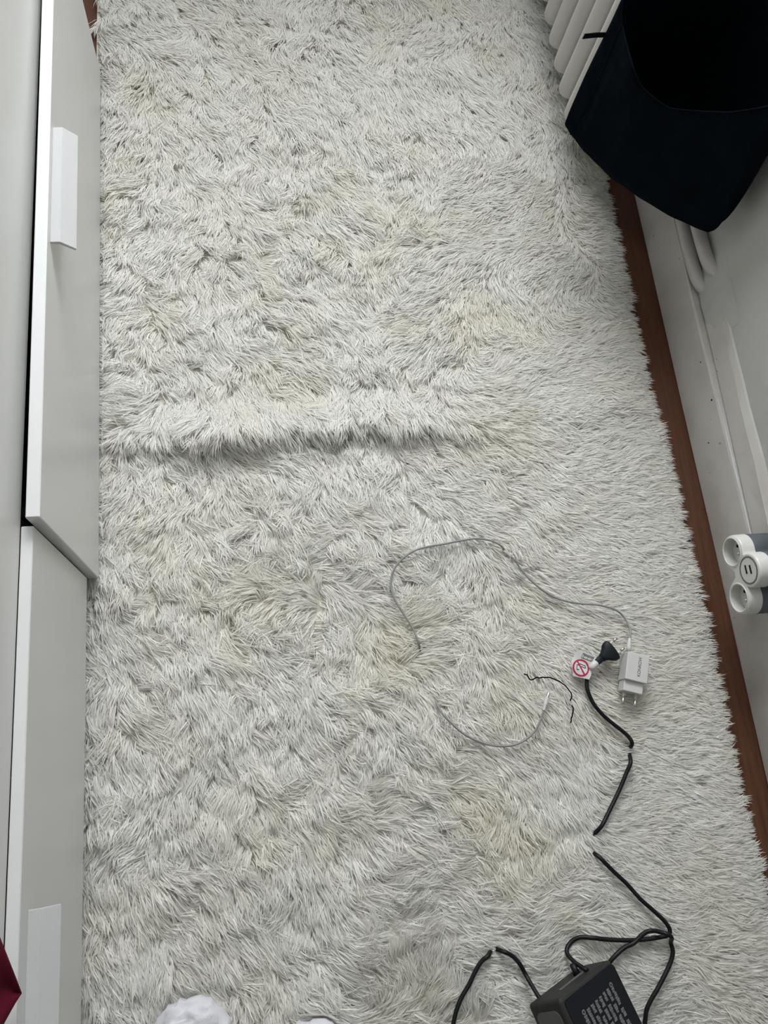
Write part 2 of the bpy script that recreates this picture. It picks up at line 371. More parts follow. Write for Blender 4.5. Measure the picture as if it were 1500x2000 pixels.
# ------------------------------------------------------------------ rug: folds, pile direction, objects pressing it down
FOLD1 = [(-0.26, 0.505), (-0.1527, 0.503), (-0.0732, 0.502), (0.0081, 0.504), (0.0914, 0.508), (0.1772, 0.517), (0.2642, 0.517), (0.3517, 0.505), (0.42, 0.490)]
FOLD2 = [(0.4534, 1.40), (0.4576, 1.2774), (0.4564, 1.1876), (0.4587, 1.0886), (0.47, 1.0)]
FOLD3 = [(0.47, 0.50), (0.6157, 0.53), (0.72, 0.535)]
FLOW = [(-0.193, -0.035, -87, 0.4), (-0.087, 0.023, -70, 0.4), (-0.193, -0.133, -96, 0.4), (-0.228, 0.18, -52, 0.5), (-0.156, 0.212, -61, 0.5), (-0.157, 0.1, -56, 0.4), (-0.158, 0.029, -57, 0.4), (-0.053, -0.016, -70, 0.5), (-0.117, 0.288, -86, 0.5), (-0.207, 0.374, -115, 0.5), (-0.154, 0.413, -80, 0.6), (-0.207, 0.545, -172, 0.4), (-0.153, 0.499, -81, 0.5), (0.009, 0.511, -58, 0.3), (0.057, 0.491, -63, 0.3), (0.133, 0.498, -77, 0.3), (0.057, 0.631, -37, 0.5), (0.104, 0.679, -34, 0.4), (-0.15, 0.77, -91, 0.5), (-0.208, 0.77, -149, 0.5), (-0.066, 0.73, -63, 0.6), (-0.208, 0.934, -128, 0.5), (-0.131, 0.936, -86, 0.5), (-0.062, 0.862, -78, 0.6), (-0.007, 1.166, -82, 0.8), (0.098, 1.171, -80, 0.6), (0.133, 1.112, -89, 0.5), (0.461, 0.623, 24, 0.4), (0.329, 0.686, -148, 0.4), (0.566, 0.673, 24, 0.4), (0.516, 0.726, -99, 0.5), (0.616, 0.423, 9, 0.3), (0.54, 0.264, -9, 0.3), (0.644, 0.329, -9, 0.2), (0.619, -0.007, -5, 0.2), (0.553, -0.114, -1, 0.25), (0.612, -0.228, -12, 0.2), (0.303, 0.253, -113, 0.4), (0.245, 0.183, 14, 0.4), (0.189, 0.108, -64, 0.9), (0.212, 0.031, -66, 0.4), (0.335, 0.057, -65, 0.7), (0.445, -0.029, -79, 0.4), (0.123, -0.103, -25, 0.6), (0.226, -0.183, 3, 0.5), (0.077, -0.23, -69, 0.5), (0.343, -0.162, -105, 0.6), (0.366, -0.266, 11, 0.5), (0.141, -0.3, 63, 0.9), (-0.16, -0.2, -62, 0.4), (-0.062, -0.243, -74, 0.5), (-0.212, -0.253, -73, 0.4), (0.473, -0.312, -23, 0.3), (-0.144, 1.329, -43, 0.6), (0.251, 1.356, -91, 0.6), (0.493, 1.189, -88, 0.6), (0.51, 0.948, -159, 0.35), (0.594, 0.835, -161, 0.3), (0.686, 0.893, -6, 0.25), (0.711, 0.703, -7, 0.2), (0.712, 0.468, -8, 0.2), (0.724, 0.106, -2, 0.2), (0.72, -0.131, -6, 0.2), (0.398, 0.856, -152, 0.4), (0.213, 0.92, -79, 0.5), (0.165, 0.372, -64, 0.5), (0.337, 0.381, -31, 0.4), (0.47, 0.383, -34, 0.4), (0.042, 0.237, 131, 1.0), (0.049, 0.36, -74, 0.9), (0.078, 0.08, -62, 0.6), (0.14, 0.271, -37, 0.8)]
RX0, RY_0, RY_1 = -0.285, -0.62, 1.66
def rug_left(y): return -0.285 + 0.033 * np.clip((np.asarray(y) - 0.26) / 0.6, 0, 1)
def rug_right(y): return 0.7265 - 0.012 * np.clip((np.asarray(y) - 0.1) / 0.9, -1, 1) + 0.0035 * np.sin(np.asarray(y) * 7.0) + 0.002 * np.sin(np.asarray(y) * 19.0)
def seg_dist(x, y, poly):
    """distance to polyline and signed side"""
    best = np.full(np.shape(x), 9.0); side = np.zeros(np.shape(x)); tt = np.zeros(np.shape(x))
    L = len(poly) - 1
    for i in range(L):
        ax, ay = poly[i]; bx_, by_ = poly[i + 1]; dx, dy = bx_ - ax, by_ - ay; l2 = dx * dx + dy * dy
        t = np.clip(((x - ax) * dx + (y - ay) * dy) / l2, 0, 1); qx, qy = x - ax - t * dx, y - ay - t * dy
        d = np.hypot(qx, qy); m = d < best
        best = np.where(m, d, best); side = np.where(m, np.sign(dx * qy - dy * qx), side); tt = np.where(m, (i + t) / L, tt)
    return best, side, tt
def ground(x, y):
    """height of the rug backing: folds and gentle lumps"""
    x = np.asarray(x, float); y = np.asarray(y, float)
    h = 0.005 + 0.0035 * (vnoise(x, y, 0.16, 1) + 1) + (0.0042 - 0.0026 * np.clip((x - 0.4) / 0.2, 0, 1)) * (vnoise(x, y, 0.055, 2) + 1)
    d, s, t = seg_dist(x, y, FOLD1)
    env = np.clip(np.minimum(t * 3.0, (1 - t) * 3.5), 0, 1) * 0.75 + 0.25 * (t < 0.98)
    h = h + env * 0.026 * np.where(s > 0, np.exp(-(d / 0.045) ** 2), np.exp(-(d / 0.014) ** 2))
    d, s, t = seg_dist(x, y, FOLD2)
    h = h + 0.012 * np.exp(-(d / np.where(s > 0, 0.014, 0.05)) ** 2) * np.sin(np.clip(t, 0.02, 0.98) * math.pi) ** 0.7
    d, s, t = seg_dist(x, y, FOLD3)
    h = h + 0.009 * np.where(s > 0, np.exp(-(d / 0.05) ** 2), np.exp(-(d / 0.02) ** 2)) * np.sin(np.clip(t, 0.02, 1) * math.pi * 0.7)
    ex = np.clip((rug_right(y) - x) / 0.10, 0, 1); el = np.clip((x - rug_left(y)) / 0.03, 0, 1)
    return np.maximum(0.003, 0.004 + (h - 0.004) * ex ** 0.6 * el)
PILE = 0.0165
def top(x, y): return float(ground(x, y)) + PILE

# height cap map (what presses or parts the pile)
GX0, GY0, GS = -0.32, -0.70, 0.0015
GW, GH = int(1.16 / GS), int(2.45 / GS)
CAP = np.full((GW, GH), 9.0)
def cap_disc(x, y, z, r):
    i0, i1 = int((x - r - GX0) / GS), int((x + r - GX0) / GS) + 1; j0, j1 = int((y - r - GY0) / GS), int((y + r - GY0) / GS) + 1
    i0, j0 = max(i0, 0), max(j0, 0)
    if i0 >= GW or j0 >= GH or i1 <= 0 or j1 <= 0: return
    I, J = np.meshgrid(np.arange(i0, min(i1, GW)), np.arange(j0, min(j1, GH)), indexing='ij')
    m = (GX0 + I * GS - x) ** 2 + (GY0 + J * GS - y) ** 2 < r * r
    CAP[I[m], J[m]] = np.minimum(CAP[I[m], J[m]], z)
def cap_poly(poly, z):
    P = np.array(poly); i0, j0 = ((P.min(0) - (GX0, GY0)) / GS).astype(int); i1, j1 = ((P.max(0) - (GX0, GY0)) / GS).astype(int) + 2
    I, J = np.meshgrid(np.arange(max(i0, 0), min(i1, GW)), np.arange(max(j0, 0), min(j1, GH)), indexing='ij')
    X = GX0 + I * GS; Y = GY0 + J * GS; ins = np.zeros(X.shape, bool)
    for k in range(len(P)):
        (ax, ay), (bx_, by_) = P[k], P[(k + 1) % len(P)]
        c = ((ay > Y) != (by_ > Y)) & (X < (bx_ - ax) * (Y - ay) / (by_ - ay + 1e-12) + ax); ins ^= c
    CAP[I[ins], J[ins]] = np.minimum(CAP[I[ins], J[ins]], z)

# ------------------------------------------------------------------ cables etc. on the rug
def lay(pts, r, lift=0.0, dips=(), per=6, z_extra=None, cap=True, capr=1.6):
    """a cable lying on the pile; dips = (index0, index1) stretches where fibres cover it"""
    P = []
    for i, (x, y) in enumerate(pts):
        z = top(x, y) + r + lift
        for a, c in dips:
            if a <= i <= c: z = max(0.008, z - 0.016)
        if z_extra and i in z_extra: z = z_extra[i]
        P.append((x, y, z))
    S = smooth_path(P, per)
    if cap:
        for k, p in enumerate(S):
            i = k / per
            if any(a - 0.6 <= i <= c + 0.6 for a, c in dips): continue
            cap_disc(p[0], p[1], p[2] - r * 0.55, r * capr + 0.0012)
    return S
USB = [(0.5757, 0.1135), (0.5785, 0.1200), (0.584, 0.1321), (0.5802, 0.1522), (0.5662, 0.1665), (0.539, 0.176), (0.505, 0.1817), (0.4737, 0.1923), (0.4504, 0.2081), (0.4325, 0.2261), (0.4184, 0.2464), (0.4104, 0.2614), (0.4033, 0.272), (0.3911, 0.2831), (0.3769, 0.2925), (0.3544, 0.2981), (0.3286, 0.297), (0.2984, 0.2928), (0.2668, 0.2888), (0.2453, 0.2833), (0.2268, 0.2727), (0.212, 0.2571), (0.2052, 0.2386), (0.205, 0.2207), (0.2112, 0.2017), (0.2219, 0.1809), (0.2318, 0.1603), (0.2376, 0.1402), (0.2432, 0.1187), (0.2509, 0.0887), (0.2551, 0.0564), (0.2601, 0.0319), (0.2723, 0.0159), (0.2898, -0.0013), (0.3118, -0.0144), (0.3345, -0.0225), (0.3621, -0.0252), (0.3831, -0.0198), (0.3993, -0.0094), (0.4095, 0.0032), (0.4176, 0.0176), (0.4225, 0.0278)]
STRING = [(0.3985, 0.0784), (0.4038, 0.0749), (0.4085, 0.0682), (0.4172, 0.0706), (0.427, 0.0698), (0.4377, 0.0689), (0.4471, 0.065), (0.4567, 0.0571), (0.4643, 0.0479), (0.4675, 0.0376), (0.47, 0.0281), (0.4666, 0.0184), (0.4622, 0.0074), (0.4598, -0.0015)]
MAINS = [(0.5079, 0.079), (0.5004, 0.0661), (0.4959, 0.0508), (0.4976, 0.0366), (0.5033, 0.0221), (0.514, 0.0073), (0.5267, -0.0061), (0.5395, -0.018), (0.5507, -0.0298), (0.5553, -0.0408), (0.5556, -0.0514), (0.5482, -0.0672), (0.5385, -0.0825), (0.5244, -0.1031), (0.5103, -0.1205), (0.4945, -0.1389), (0.4822, -0.1525), (0.4695, -0.1687), (0.468, -0.1852), (0.4727, -0.1941), (0.4897, -0.214), (0.5081, -0.2339), (0.5244, -0.2556), (0.5415, -0.2732), (0.5544, -0.2876), (0.5607, -0.299), (0.5584, -0.3061), (0.5467, -0.3085), (0.5276, -0.3087), (0.5067, -0.3074), (0.4838, -0.3044), (0.4612, -0.3002), (0.4427, -0.2959), (0.426, -0.2944), (0.4128, -0.2999), (0.4035, -0.3096), (0.4064, -0.319), (0.4170, -0.3275)]
SECOND = [(0.4590, -0.3330), (0.4700, -0.3235), (0.4872, -0.3147), (0.5023, -0.3094), (0.5179, -0.3022), (0.5321, -0.2987), (0.5453, -0.3004), (0.555, -0.307), (0.5591, -0.3174), (0.5595, -0.3299), (0.5517, -0.3439), (0.539, -0.3584), (0.5258, -0.3726), (0.5149, -0.3838), (0.5063, -0.3952), (0.5012, -0.4089), (0.4949, -0.4278), (0.478, -0.450)]
OUTPUT = [(0.3500, -0.3640), (0.3434, -0.346), (0.3384, -0.3303), (0.3318, -0.3156), (0.3225, -0.3036), (0.3103, -0.2962), (0.2994, -0.2948), (0.2878, -0.2984), (0.2774, -0.3046), (0.2671, -0.3158), (0.2565, -0.3299), (0.2439, -0.3436), (0.2349, -0.3576), (0.2289, -0.3718), (0.2211, -0.3946), (0.215, -0.45)]

# white charging cable
uc = tag(empty('charging_cable', (0.40, 0.13, top(0.40, 0.13))), 'thin white charging cable looping over the rug from the white charger', 'cable')
def to_local(o, S): return np.asarray(S) - np.array(o.location)
US = lay(USB, 0.0017, 0.0030, dips=((12, 12), (28, 30)), z_extra={0: 0.042, 1: 0.042, 2: 0.036})
obj('cord', tube(to_local(uc, US), 0.0017, 8), 'wcable', uc, smooth=True)
e0 = US[-1]; e1 = np.array((0.4286, 0.0396, top(0.4286, 0.0396) + 0.004)); e2 = np.array((0.4325, 0.0461, top(0.4325, 0.0461) + 0.0045))
tb = tube(to_local(uc, [e0 - (e1 - e0) * 0.6, e0, e0 + (e1 - e0) * 0.1, e1]), [0.0018, 0.0024, 0.0030, 0.0030], 12)
obj('connector_sleeve', tb, 'wplastic', uc, smooth=False)
obj('connector_tip', tube(to_local(uc, [e1, e1 + (e2 - e1) * 0.5, e2]), [0.0024, 0.0024, 0.0022], 8), 'metal', uc)
for p in (e0, (e0 + e1) / 2, e1, e2): cap_disc(p[0], p[1], p[2] - 0.001, 0.006)
obj('usb_plug_sleeve', tube(to_local(uc, [(0.5775, 0.1178, 0.042), (0.5752, 0.1120, 0.0425), (0.5725, 0.1035, 0.0430), (0.5710, 0.0985, 0.0430)]), [0.0022, 0.0030, 0.0036, 0.0036], 12), 'wplastic', uc, smooth=True)
cap_disc(0.575, 0.111, 0.036, 0.009)

# black thread
TS = lay(STRING, 0.0010, 0.0035, dips=((10, 10),), per=8)
TS[:, :2] += 0.0012 * np.stack([vnoise(np.arange(len(TS)), 0, 3.1, 61), vnoise(np.arange(len(TS)), 0, 3.7, 62)], 1)
tag(obj('black_thread', tube(TS, 0.0010, 6), 'thread', smooth=True), 'short loose black thread curled on the rug left of the black plug', 'thread')

# ------------------------------------------------------------------ power adapter (brick, cables, plug, warning tag)
pa = tag(empty('power_adapter', (0.43, -0.40, 0.0)), 'black power adapter with printed label, long black cable and plug', 'power adapter')
PA = np.array(pa.location)
Q = np.array((0.3527, -0.3386, 0.115))
E1 = np.array((0.861, 0.185, -0.473)); E2 = np.array((0.29, -0.944, 0.158)); E3 = np.array((-0.418, -0.274, -0.867))
E1 /= np.linalg.norm(E1); E2 -= E1 * (E1 @ E2); E2 /= np.linalg.norm(E2); E3s = np.cross(E1, E2); E3s *= np.sign(E3s @ E3); E3 = E3s
W1, W2, W3 = 0.116, 0.175, 0.064
MB = Matrix(((E1[0], E2[0], E3[0], Q[0] - PA[0]), (E1[1], E2[1], E3[1], Q[1] - PA[1]), (E1[2], E2[2], E3[2], Q[2] - PA[2]), (0, 0, 0, 1)))
def local_obj(name, bm, m, parent, mtx, smooth=False):
    bmesh.ops.transform(bm, matrix=mtx, verts=bm.verts[:]); return obj(name, bm, m, parent, smooth)
body = local_obj('body', box((0, 0, 0), (W1, W2, W3), 0.005, 3), 'dkgrey', pa, MB)
# raised black label face on top, rounded
def round_rect(x0, y0, x1, y1, r, n=5):
    P = []
    for cx, cy, a0 in ((x1 - r, y1 - r, 0), (x0 + r, y1 - r, 90), (x0 + r, y0 + r, 180), (x1 - r, y0 + r, 270)):
        for k in range(n + 1):
            a = math.radians(a0 + 90 * k / n); P.append((cx + r * math.cos(a), cy + r * math.sin(a)))
    return P
lab = local_obj('label', prism(round_rect(0.006, 0.005, W1 - 0.001, W2 - 0.006, 0.006), lambda u, v, s: (u, v, s), -0.0014, 0.0002), 'blk_label', pa, MB)
# printed lines on the label: rows run along the length, first row at the right edge
pr = np.random.default_rng(5)
for row in range(8):
    u = W1 - 0.022 - row * 0.0093; v = 0.0245 + row * 0.0006; b = bmesh.new()
    # an O-like glyph opens the first and the last row
    if row in (0, 7):
        ring_o = [(0.0032 * math.cos(a), 0.0032 * math.sin(a)) for a in np.arange(12) * math.pi / 6]
        vo = [b.verts.new((u + x, v + y, -0.0016)) for x, y in ring_o]; vi = [b.verts.new((u + x * 0.45, v + y * 0.45, -0.0016)) for x, y in ring_o]
        for k in range(12): b.faces.new((vo[k], vo[(k + 1) % 12], vi[(k + 1) % 12], vi[k]))
        v += 0.0038
    while v < W2 - 0.035:
        ln = pr.uniform(0.010, 0.026); n = max(2, int(ln / 0.0028)); wv = v
        for k in range(n):
            g = pr.uniform(0.0019, 0.0026); hh = pr.uniform(0.0021, 0.0031); du = pr.uniform(-0.0006, 0.0006)
            vs = [b.verts.new((u + du - hh, wv, -0.0016)), b.verts.new((u + du + hh, wv + pr.uniform(-0.0005, 0.0005), -0.0016)), b.verts.new((u + du + hh, wv + g, -0.0016)), b.verts.new((u + du - hh, wv + g, -0.0016))]
            b.faces.new(vs); wv += g + pr.uniform(0.0002, 0.0006)
        v = wv + pr.uniform(0.0025, 0.0045)
    local_obj('printed_line', b, 'print', lab, MB)
# grey recessed panel on the side, on the end a paler strip painting a ridge highlight
local_obj('side_panel', prism(round_rect(0.012, 0.010, W2 - 0.014, W3 - 0.009, 0.009), lambda u, v, s: (s, u, v), -0.0008, 0.0015), 'ltgrey', pa, MB)
local_obj('ridge_highlight', box((0.030, -0.0012, 0.024), (0.082, 0.001, 0.029), 0.0006), 'ltgrey', pa, MB)
local_obj('strain_relief', cyl((0.078, 0.002, 0.034), (0.078, -0.014, 0.034), 0.0055, 0.0040, 14), 'black', pa, MB, True)
foot = [Q + a * W1 * E1 + c * W2 * E2 + d * W3 * E3 for a in (0, 1) for c in (0, 1) for d in (0, 1)]
cap_poly([tuple((Q + E3 * W3)[:2] + np.array((0.004, 0.004))), tuple((Q + E1 * W1)[:2] + np.array((0, 0.0))), tuple((Q + E1 * W1 + E2 * W2)[:2]), tuple((Q + E3 * W3 + E2 * W2)[:2] + np.array((0.004, 0)))], 0.022)
cap_poly([tuple(Q[:2]), tuple((Q + E1 * W1)[:2]), tuple((Q + E1 * W1 + E2 * W2)[:2]), tuple((Q + E2 * W2)[:2])], 0.022)
CR_ = 0.0031
MS = lay(MAINS, CR_, 0.0, dips=((10, 10), (17, 18)), z_extra={0: 0.036, 33: 0.026, 34: 0.022, 35: 0.026, 36: 0.040, 37: 0.060}, capr=1.5)
obj('mains_cable', tube(MS - PA, CR_, 12), 'black', pa, smooth=True)
SS = lay(SECOND, CR_, 0.0, z_extra={0: 0.030, 1: 0.032, 3: 0.034, 6: 0.044, 7: 0.044}, capr=1.3)
obj('looped_cable', tube(SS - PA, CR_, 12), 'black', pa, smooth=True)
OS = lay(OUTPUT, CR_ * 0.98, 0.0, dips=((6, 6),), z_extra={0: 0.070, 1: 0.050})
obj('output_cable', tube(OS - PA, CR_ * 0.98, 12), 'black', pa, smooth=True)
# angled europlug: grip neck flaring into a rounded wedge, two pins
PZ = 0.047
ax = np.array((0.535, 0.097)) - np.array((0.5145, 0.0848)); ax /= np.linalg.norm(ax); ay = np.array((-ax[1], ax[0]))
def plug_loft():
    b = bmesh.new(); rows = []
    base = np.array((0.5135, 0.0842))
    for s, hw, hh in ((0.0, 0.0046, 0.0044), (0.002, 0.0054, 0.0050), (0.010, 0.0056, 0.0052), (0.0105, 0.0048, 0.0046), (0.012, 0.0048, 0.0046), (0.0125, 0.0060, 0.0056),
                      (0.017, 0.0072, 0.0064), (0.021, 0.0100, 0.0070), (0.026, 0.0145, 0.0076), (0.030, 0.0168, 0.0078), (0.034, 0.0172, 0.0078), (0.0365, 0.0160, 0.0072), (0.0375, 0.0140, 0.0060)):
        row = []
        for k in range(20):
            a = 2 * math.pi * k / 20; ca, sa = math.cos(a), math.sin(a)
            u = math.copysign(abs(ca) ** 0.75, ca) * hw; z = math.copysign(abs(sa) ** 0.75, sa) * hh
            p = base + ax * s + ay * u; row.append(b.verts.new((p[0] - PA[0], p[1] - PA[1], PZ - 0.006 + z + 0.10 * s - PA[2])))
        rows.append(row)
    for i in range(len(rows) - 1):
        for j in range(20): b.faces.new((rows[i][j], rows[i][(j + 1) % 20], rows[i + 1][(j + 1) % 20], rows[i + 1][j]))
    b.faces.new(rows[0][::-1]); b.faces.new(rows[-1]); return b
plug = obj('plug', plug_loft(), 'plugblack', pa, smooth=True)
for s in (-1, 1):
    q0 = np.array((0.5135, 0.0842)) + ax * 0.036 + ay * s * 0.0092
    q1 = q0 + ax * 0.0085; q2 = q0 + ax * 0.018
    z = PZ - 0.003
    obj('pin_sleeve', cyl((q0[0] - PA[0], q0[1] - PA[1], z), (q1[0] - PA[0], q1[1] - PA[1], z), 0.0021, n=12), 'wplastic', plug, True)
    obj('pin', tube(np.array([(q1[0], q1[1], z), ((q2 * 0.9 + q1 * 0.1)[0], (q2 * 0.9 + q1 * 0.1)[1], z), (q2[0], q2[1], z)]) - PA, [0.0020, 0.0020, 0.0010], 12), 'metal', plug, True)
cap_poly([(0.508, 0.080), (0.532, 0.113), (0.541, 0.117), (0.5525, 0.113), (0.562, 0.092), (0.556, 0.082), (0.534, 0.084), (0.517, 0.074)], 0.033)
# warning tag folded round the cable below the plug
TZ = 0.0405
def tz(x, y): return TZ + 0.006 * ((x - 0.49) / 0.02) * 0.25 + 0.0012 * math.sin((x + y) * 160)
def tag_pt(x, y, dz=0.0): return (x - PA[0], y - PA[1], tz(x, y) + dz)
tb = bmesh.new()
TP = [(0.4880, 0.1068), (0.5190, 0.0905), (0.5105, 0.0790), (0.4980, 0.0600), (0.4745, 0.0680), (0.4745, 0.0900)]
cx_, cy_ = 0.493, 0.083
N1 = 8
for k in range(len(TP)):
    a = np.array(TP[k]); c = np.array(TP[(k + 1) % len(TP)]); o_ = np.array((cx_, cy_))
    for s in range(N1):
        p, q_ = a + (c - a) * s / N1, a + (c - a) * (s + 1) / N1
        prev = None
        for r in range(5):
            f = r / 4; i0 = o_ + (p - o_) * f; i1 = o_ + (q_ - o_) * f
            cur = (tb.verts.new(tag_pt(*i0)), tb.verts.new(tag_pt(*i1)))
            if prev is not None: tb.faces.new((prev[0], cur[0], cur[1], prev[1])) if r > 1 else tb.faces.new((prev[0], cur[0], cur[1]))
            prev = cur
bmesh.ops.remove_doubles(tb, verts=tb.verts[:], dist=1e-6)
rr = bmesh.ops.solidify(tb, geom=tb.faces[:], thickness=0.0004)
tagm = obj('warning_tag', tb, 'tag', pa, smooth=False)
tagm['label'] = 'white warning tag with red crossed circle and cabinet drawing'
obj('tag_collar', tube(np.array([(0.5040, 0.0760, 0.0400), (0.5090, 0.0805, 0.0410), (0.5150, 0.0855, 0.0420)]) - PA, [0.0052, 0.0055, 0.0052], 12), 'tag', pa, smooth=True)
cap_poly([(0.485, 0.110), (0.522, 0.092), (0.512, 0.077), (0.499, 0.057), (0.476, 0.066), (0.475, 0.092)], 0.0345)
def strip(pts, wd, m, name, dz=0.0007):
    b = bmesh.new(); P = np.array(pts, float); T = np.gradient(P, axis=0); T /= np.linalg.norm(T, axis=1)[:, None]; Nn = np.stack([-T[:, 1], T[:, 0]], 1) * wd / 2
    prev = None
    for p, n_ in zip(P, Nn):
        cur = (b.verts.new(tag_pt(*(p + n_), dz)), b.verts.new(tag_pt(*(p - n_), dz)))
        if prev: b.faces.new((prev[0], cur[0], cur[1], prev[1]))
        prev = cur
    return obj(name, b, m, tagm)
RC = np.array((0.4884, 0.0790)); RR = 0.0122
strip([RC + RR * np.array((math.cos(a), math.sin(a))) for a in np.linspace(0, 2 * math.pi, 41)], 0.0025, 'tagred', 'red_ring')
strip([np.array((0.4848, 0.0905)) + np.array((0.0071, -0.0225)) * t for t in np.linspace(0, 1, 8)], 0.0024, 'tagred', 'red_slash', 0.0009)
# inside the ring: a tipped-over drawing in black strokes, above it a cabinet drawing
b = bmesh.new()
def stroke(b, p, q_, wd, dz=0.0008):
    p, q_ = np.array(p), np.array(q_); t = (q_ - p) / np.linalg.norm(q_ - p); n_ = np.array((-t[1], t[0])) * wd / 2
    b.faces.new([b.verts.new(tag_pt(*v, dz)) for v in (p + n_, q_ + n_, q_ - n_, p - n_)])
for p, q_ in (((0.4830, 0.0845), (0.4870, 0.0832)), ((0.4876, 0.0858), (0.4962, 0.0812)), ((0.4890, 0.0815), (0.4958, 0.0776)), ((0.4962, 0.0812), (0.4958, 0.0776)), ((0.4830, 0.0845), (0.4812, 0.0772)), ((0.4812, 0.0772), (0.4850, 0.0768))):
    stroke(b, p, q_, 0.0010)
obj('black_pictogram', b, 'tagblack', tagm)
b = bmesh.new()
cab = [(0.4955, 0.1010), (0.5118, 0.0928), (0.5068, 0.0872), (0.4920, 0.0943)]
cab2 = [(0.4966, 0.0975), (0.5083, 0.0915), (0.5055, 0.0882), (0.4945, 0.0935)]
for loop, wd in ((cab, 0.0008), (cab2, 0.0008)):
    for k in range(4): stroke(b, loop[k], loop[(k + 1) % 4], wd)
stroke(b, (0.5024, 0.0946), (0.4999, 0.0908), 0.0007); stroke(b, (0.4960, 0.0992), (0.5100, 0.0921), 0.0006)
for k in range(4): stroke(b, cab[k], cab2[k], 0.0006)
obj('cabinet_pictogram', b, 'taggrey', tagm)

# ------------------------------------------------------------------ white charger
ch = empty('phone_charger', (0.572, 0.066, 0.0)); tag(ch, 'white wall charger with two pins lying beside the black plug', 'charger')
c_up = np.array((0.5655, 0.0976)) - np.array((0.5521, 0.0561)); ang = math.atan2(c_up[1], c_up[0]) - math.pi / 2
ch.rotation_euler = (0, 0, ang); ch.location = (0.5755, 0.0715, 0.0)
CT = 0.0550; CB = 0.0285
obj('body', box((-0.0182, -0.0225, CB), (0.0182, 0.0215, CT), 0.0016, 3), 'wplastic', ch)
obj('plug_block', box((-0.0165, -0.0395, CB + 0.001), (0.0150, -0.0220, CT - 0.006), 0.0014, 3), 'wplastic', ch)
for s in (-0.0105, 0.0092):
    obj('pin_sleeve', cyl((s, -0.039, CB + 0.010), (s, -0.0475, CB + 0.010), 0.0019, n=12), 'wplastic', ch, True)
    obj('pin', tube([(s, -0.0475, CB + 0.010), (s, -0.0575, CB + 0.010), (s, -0.0590, CB + 0.010)], [0.0023, 0.0023, 0.0012], 12), 'metal', ch, True)
tm = text_mesh('KONROW', 0.0078)
lt = link('brand_lettering', tm, 'logo', ch); lt.location = (0.0030, 0.001, CT + 0.0001); lt.rotation_euler = (0, 0, math.radians(90)); lt.scale = (0.84, 0.92, 1)
ca, sa = math.cos(ang), math.sin(ang)
def chw(x, y): return (0.5755 + ca * x - sa * y, 0.0715 + sa * x + ca * y)
cap_poly([chw(-0.020, -0.041), chw(0.018, -0.041), chw(0.021, -0.022), chw(0.021, 0.024), chw(-0.020, 0.024)], CB)
for s in (-0.0105, 0.0092):
    for k in range(6): cap_disc(*chw(s, -0.042 - 0.0035 * k), CB + 0.006, 0.0045)

# ------------------------------------------------------------------ socks / crumpled white cloth at the near edge
def crumple(name, c, rx, ry, h, rot, seed, label):
    b = bmesh.new(); rows = []; NR, NA = 22, 56
    for i in range(NR + 1):
        ph = (math.pi / 2) * i / NR; row = []
        for j in range(NA):
            a = 2 * math.pi * j / NA
            r = math.sin(ph) ** 0.75
            n1 = float(vnoise(math.cos(a) * r * 1.0, math.sin(a) * r * 1.0, 0.35, seed)); n2 = float(vnoise(math.cos(a) * r, math.sin(a) * r * 2.2, 0.16, seed + 1))
            x = rx * r * math.cos(a) * (1 + 0.12 * n1); y = ry * r * math.sin(a) * (1 + 0.12 * n2)
            fold = 0.5 + 0.5 * math.sin(7 * (math.cos(a + 0.6) * r) + 2.2 * n1)
            z = h * math.cos(ph) ** 0.6 * (0.86 + 0.10 * fold + 0.09 * n2) + 0.002
            row.append(b.verts.new((x, y, z)))
        rows.append(row)
    for i in range(NR):
        for j in range(NA): b.faces.new((rows[i][j], rows[i][(j + 1) % NA], rows[i + 1][(j + 1) % NA], rows[i + 1][j]))
    b.faces.new(rows[-1]); bmesh.ops.remove_doubles(b, verts=b.verts[:], dist=1e-5)
    o = obj(name, b, 'white_cloth', smooth=True, at=(c[0], c[1], 0.016), rot=(0, 0, rot))
    for k in range(40):
        a = 2 * math.pi * k / 40
        for f in (0.3, 0.6, 0.86):
            x, y = rx * f * math.cos(a), ry * f * math.sin(a); X = c[0] + math.cos(rot) * x - math.sin(rot) * y; Y = c[1] + math.sin(rot) * x + math.cos(rot) * y
            cap_disc(X, Y, 0.020, 0.009)
    return tag(o, label, 'sock', 'crumpled white socks at the near edge')
crumple('white_sock', (-0.118, -0.340), 0.052, 0.044, 0.034, 0.35, 21, 'larger crumpled white sock on the rug nearest the drawers')
crumple('white_sock', (0.036, -0.378), 0.045, 0.034, 0.032, 0.1, 31, 'smaller crumpled white sock barely showing at the bottom edge of the rug')

# ------------------------------------------------------------------ rug
rug = tag(empty('shaggy_rug', (0.24, 0.5, 0.0)), 'long-haired creamy white shaggy rug covering most of the floor', 'rug')
ro = np.array(rug.location)
NX, NY = 90, 200
gy = np.linspace(RY_0, RY_1, NY); V = []
for y in gy:
    xs = np.linspace(float(rug_left(y)), float(rug_right(y)) - 0.006, NX); V.append(np.stack([xs, np.full(NX, y), ground(xs, np.full(NX, y)) + 0.001 * np.clip((float(rug_right(y)) - xs) / 0.02, 0, 1) - 0.001], 1))
V = np.concatenate(V) - ro
F = [(j * NX + i, j * NX + i + 1, (j + 1) * NX + i + 1, (j + 1) * NX + i) for j in range(NY - 1) for i in range(NX - 1)]
me = bpy.data.meshes.new('backing'); me.from_pydata(V.tolist(), [], F); link('backing', me, 'backing', rug)

